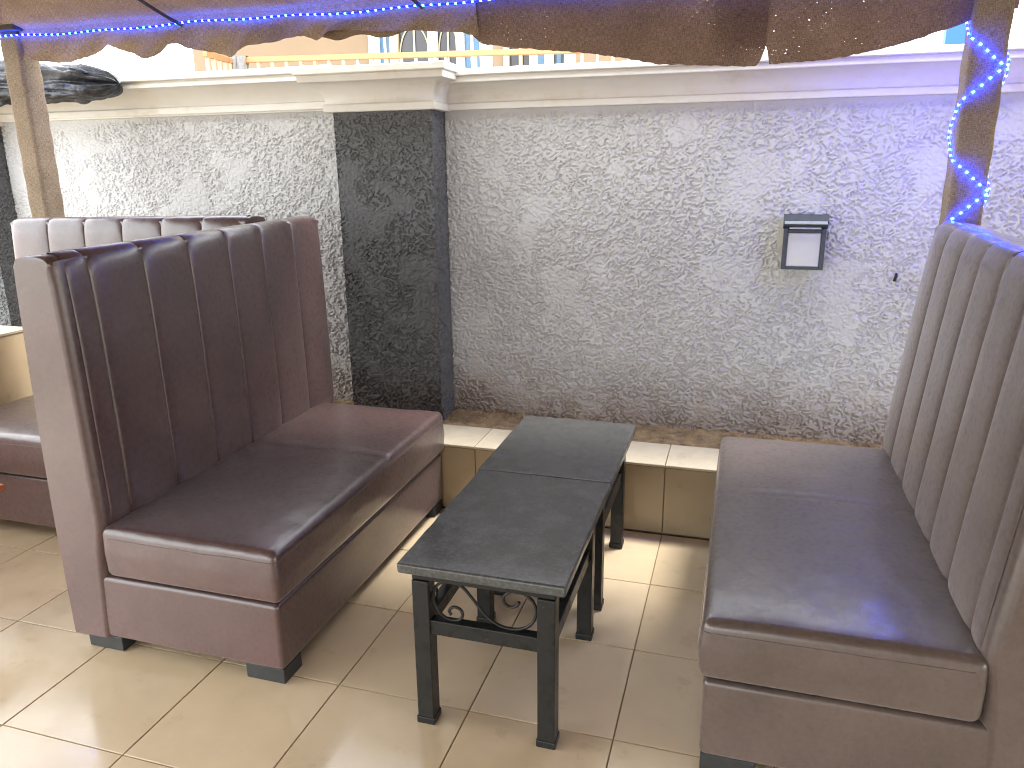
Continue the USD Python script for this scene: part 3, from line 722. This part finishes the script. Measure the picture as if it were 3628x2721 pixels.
# A enters the front face at its left edge, z = 1.825 and leaves right; B the other way round
hA = helix(2.02, 1.215, 0.385, 1, math.radians(225) - (2.02 - 1.828) / 0.385 * 2 * math.pi)
hB = helix(2.02, 1.235, 0.400, -1, math.radians(315) + (2.02 - 1.742) / 0.400 * 2 * math.pi)
led('two strands of blue lights crossing round the right post', [hA, hB], 0.030, LEDBLUE_P)

# ------------------------------------------------------------------ bundle of black plastic on the wall
a = np.linspace(0, 1, 160); th = np.linspace(0, 2 * np.pi, 73)
P = np.zeros((len(a), len(th), 3))
for i, t in enumerate(a):
    x = -4.55 + 1.46 * t
    end = max(1 - t ** 16, 0.0) ** 0.5 * (1.0 - 0.3 * t ** 3)
    rz_, ry_ = 0.098 * end + 0.004, 0.11 * end + 0.004
    zc = 1.925 - 0.055 * t
    n = meshkit.fbm(np.c_[np.full(len(th), t * 5 + 2), np.cos(th) * 2.2, np.sin(th) * 2.2], 4, 17)
    cr = np.abs(meshkit.noise(np.c_[np.full(len(th), t * 4), np.cos(th) * 5, np.sin(th) * 5 + t * 3], 23) - 0.5)
    k = 0.70 + 0.75 * n - 0.7 * cr
    rd = sum(w_ * (1 - 2 * np.abs(meshkit.noise(np.c_[np.full(len(th), t * f_ * 1.2), np.cos(th) * f_ / 4 + t * 2, np.sin(th) * f_ / 4], 31 + q_) - 0.5)) for q_, (w_, f_) in enumerate(((0.20, 9), (0.12, 20), (0.06, 40))))
    k = k * (0.82 + rd)
    P[i] = np.c_[np.full(len(th), x) + 0.03 * (n - 0.5), 3.385 + ry_ * k * np.cos(th), zc + rz_ * k * np.sin(th)]
P[:, -1] = P[:, 0]
obj('plastic_bundle', grid(P), PLASTIC, None, True, None, 'rolled bundle of shiny black plastic sheeting lying along the wall top', 'plastic sheet')
# ------------------------------------------------------------------ table corner at the left edge
st = thing('wooden_table', 'orange-brown wooden table whose corner shows at the left edge', 'table', (-2.78, 1.62, 0))
obj('tabletop', rbox((-0.36, -0.24, 0.375), (0.372, 0.232, 0.40), 0.011, (2, 2, 1)), WOOD, st, smooth=50)
for x in (-0.33, 0.10):
    for y in (-0.21, 0.15):
        obj('leg', rbox((x, y, 0), (x + 0.045, y + 0.045, 0.3745), 0.004), WOOD, st, smooth=40)

# ------------------------------------------------------------------ the house behind the viewer
hs = thing('courtyard_house', 'clay coloured house front facing the shelter across the courtyard', 'building', (0.5, -7.0, 0))
obj('wall', box((0, -0.25, -0.1), (9.5, 0, 5.5)), HOUSEP, hs)
obj('door', box((2.2, 0.002, 0), (3.2, 0.05, 2.1)), TIMBER, hs)
for x in (0.6, 4.4, 6.9):
    wn = obj('window', box((x, 0.002, 1.0), (x + 1.3, 0.03, 2.2)), DARKGLASS, hs)
    obj('frame', box((x + 0.61, 0.0305, 1.0), (x + 0.69, 0.06, 2.2)), WHITE, wn)

# ------------------------------------------------------------------ buildings beyond the wall
bd = thing('apartment_building', 'tan house with white framed windows and an orange balcony rail', 'building', (-6.825, 9.532, 0), 9.762)
F0 = 1.2
segs = [((-1.14, 0, -0.1), (1.60, 0, 6.6)), ((1.60, 0, 4.25), (4.62, 0, 6.6)), ((1.60, 0, -0.1), (4.62, 0, 2.02)), ((4.62, 0, -0.1), (6.9, 0, 6.6)), ((3.42, 0, 2.02), (3.58, 0, 4.25))]
for lo, hi in segs:
    obj('wall', box((lo[0], F0, lo[2]), (hi[0], F0 + 0.22, hi[2])), TAN, bd)
obj('side_wall', box((-1.14, F0 + 0.2201, -0.1), (6.9, F0 + 6, 6.59)), WHITE, bd)
obj('roof_slab', box((-2.3, -0.4, 6.6), (7.3, F0 + 6.4, 6.78)), WHITE, bd)
obj('balcony_slab', box((-0.35, -0.07, 1.86), (6.9, F0 - 0.001, 2.02)), WHITE, bd)
obj('balcony_slab', box((-1.9, -2.6, 1.86), (-0.3505, F0 - 0.001, 2.02)), WHITE, bd)
obj('column', box((-0.36, -0.86, 2.021), (-0.17, -0.66, 6.599)), WHITE, bd)
rl = obj('railing', cat(rbox((0.0, -0.03, 2.83), (6.85, 0.03, 2.905), 0.012), rbox((-0.03, -0.655, 2.83), (0.03, -0.031, 2.905), 0.012)), ORANGE, bd, smooth=40)
for x in np.arange(0.02, 6.8, 0.197):
    obj('baluster', box((x - 0.019, -0.019, 2.021), (x + 0.019, 0.019, 2.829)), IVORY, rl)
for y in np.arange(-0.6, -0.1, 0.16):
    obj('baluster', box((-0.019, y - 0.019, 2.021), (0.019, y + 0.019, 2.829)), IVORY, rl)
def window(x0, x1, parts, z0=2.02, z1=4.25):
    wn = obj('window', box((x0, F0 + 0.13, z0), (x1, F0 + 0.139, z1)), DARKGLASS, bd)
    for a, b, m, nm, d in parts:
        if nm == 'grille':
            r = (b - a) / 2; c = (a + b) / 2
            pts = [(c + r * math.cos(t), F0 + 0.105, 3.02 + 0.42 * math.sin(t)) for t in np.linspace(0, math.pi, 18)]
            obj('grille', cat(tube(pts, 0.011, 6), box((c - 0.013, F0 + 0.095, z0), (c + 0.013, F0 + 0.115, z1))), IVORY, wn)
        else:
            obj(nm, box((a, F0 + d, z0 + 0.001), (b, F0 + 0.128, z1 - 0.001)), m, wn)
window(1.60, 3.42, [(1.60, 1.735, WHITE, 'frame', -0.04), (1.737, 1.80, BLUEGLASS, 'pane', 0.09), (1.802, 1.835, WHITE, 'frame', 0.06), (1.837, 1.895, BLUEGLASS, 'pane', 0.09),
                    (1.897, 2.02, IVORY, 'frame', 0.03), (2.03, 2.47, None, 'grille', 0), (2.48, 2.60, WHITE, 'frame', -0.04), (2.61, 2.90, None, 'grille', 0), (2.895, 3.0, WHITE, 'frame', -0.04),
                    (3.002, 3.09, BLUEGLASS, 'pane', 0.09), (3.092, 3.13, WHITE, 'frame', 0.06), (3.132, 3.23, BLUEGLASS, 'pane', 0.09), (3.232, 3.42, WHITE, 'frame', 0.02)])
window(3.58, 4.62, [(3.58, 3.66, IVORY, 'frame', -0.02), (3.80, 3.85, IVORY, 'frame', 0.02), (3.96, 4.05, WHITE, 'frame', -0.02), (4.052, 4.17, BLUEGLASS, 'pane', 0.09), (4.172, 4.30, WHITE, 'frame', -0.02), (4.34, 4.40, BLUEGLASS, 'pane', 0.09), (4.45, 4.62, IVORY, 'frame', 0.0)])
# towel over the rail
tw = np.array([[(0.06 + 0.2 * s + 0.02 * math.sin(9 * s + 3 * t), -0.040 - 0.012 * math.sin(14 * s), 2.915 - 0.42 * t) for t in np.linspace(0, 1, 12)] for s in np.linspace(0, 1, 22)])
tb = tw.copy(); tb[:, :, 1] = 0.040 + 0.01 * np.sin(np.linspace(0, 14, 22))[:, None]
prt = np.concatenate([tw[:, ::-1], tb], 1)
ca, sa = math.cos(math.radians(9.762)), math.sin(math.radians(9.762))
prt = np.stack([-6.825 + prt[..., 0] * ca - prt[..., 1] * sa, 9.532 + prt[..., 0] * sa + prt[..., 1] * ca, prt[..., 2]], -1)
obj('towel', grid(prt), CLOTH, None, True, None, 'pale grey cloth hung over the orange balcony rail', 'towel')

nb = thing('white_house', 'white house with a blue panel, glimpsed behind the right post', 'building', (1.55, 9.2, 0), 0)
obj('wall', box((0.75, 0, -0.1), (7, 5, 2.98)), WHITE, nb)
obj('wall', box((0.0, 0.3, -0.1), (0.7499, 5, 2.62)), WHITE, nb)
obj('blue_panel', box((0.28, 0.18, 2.30), (0.749, 0.2995, 3.0)), BLUEPAINT, nb)
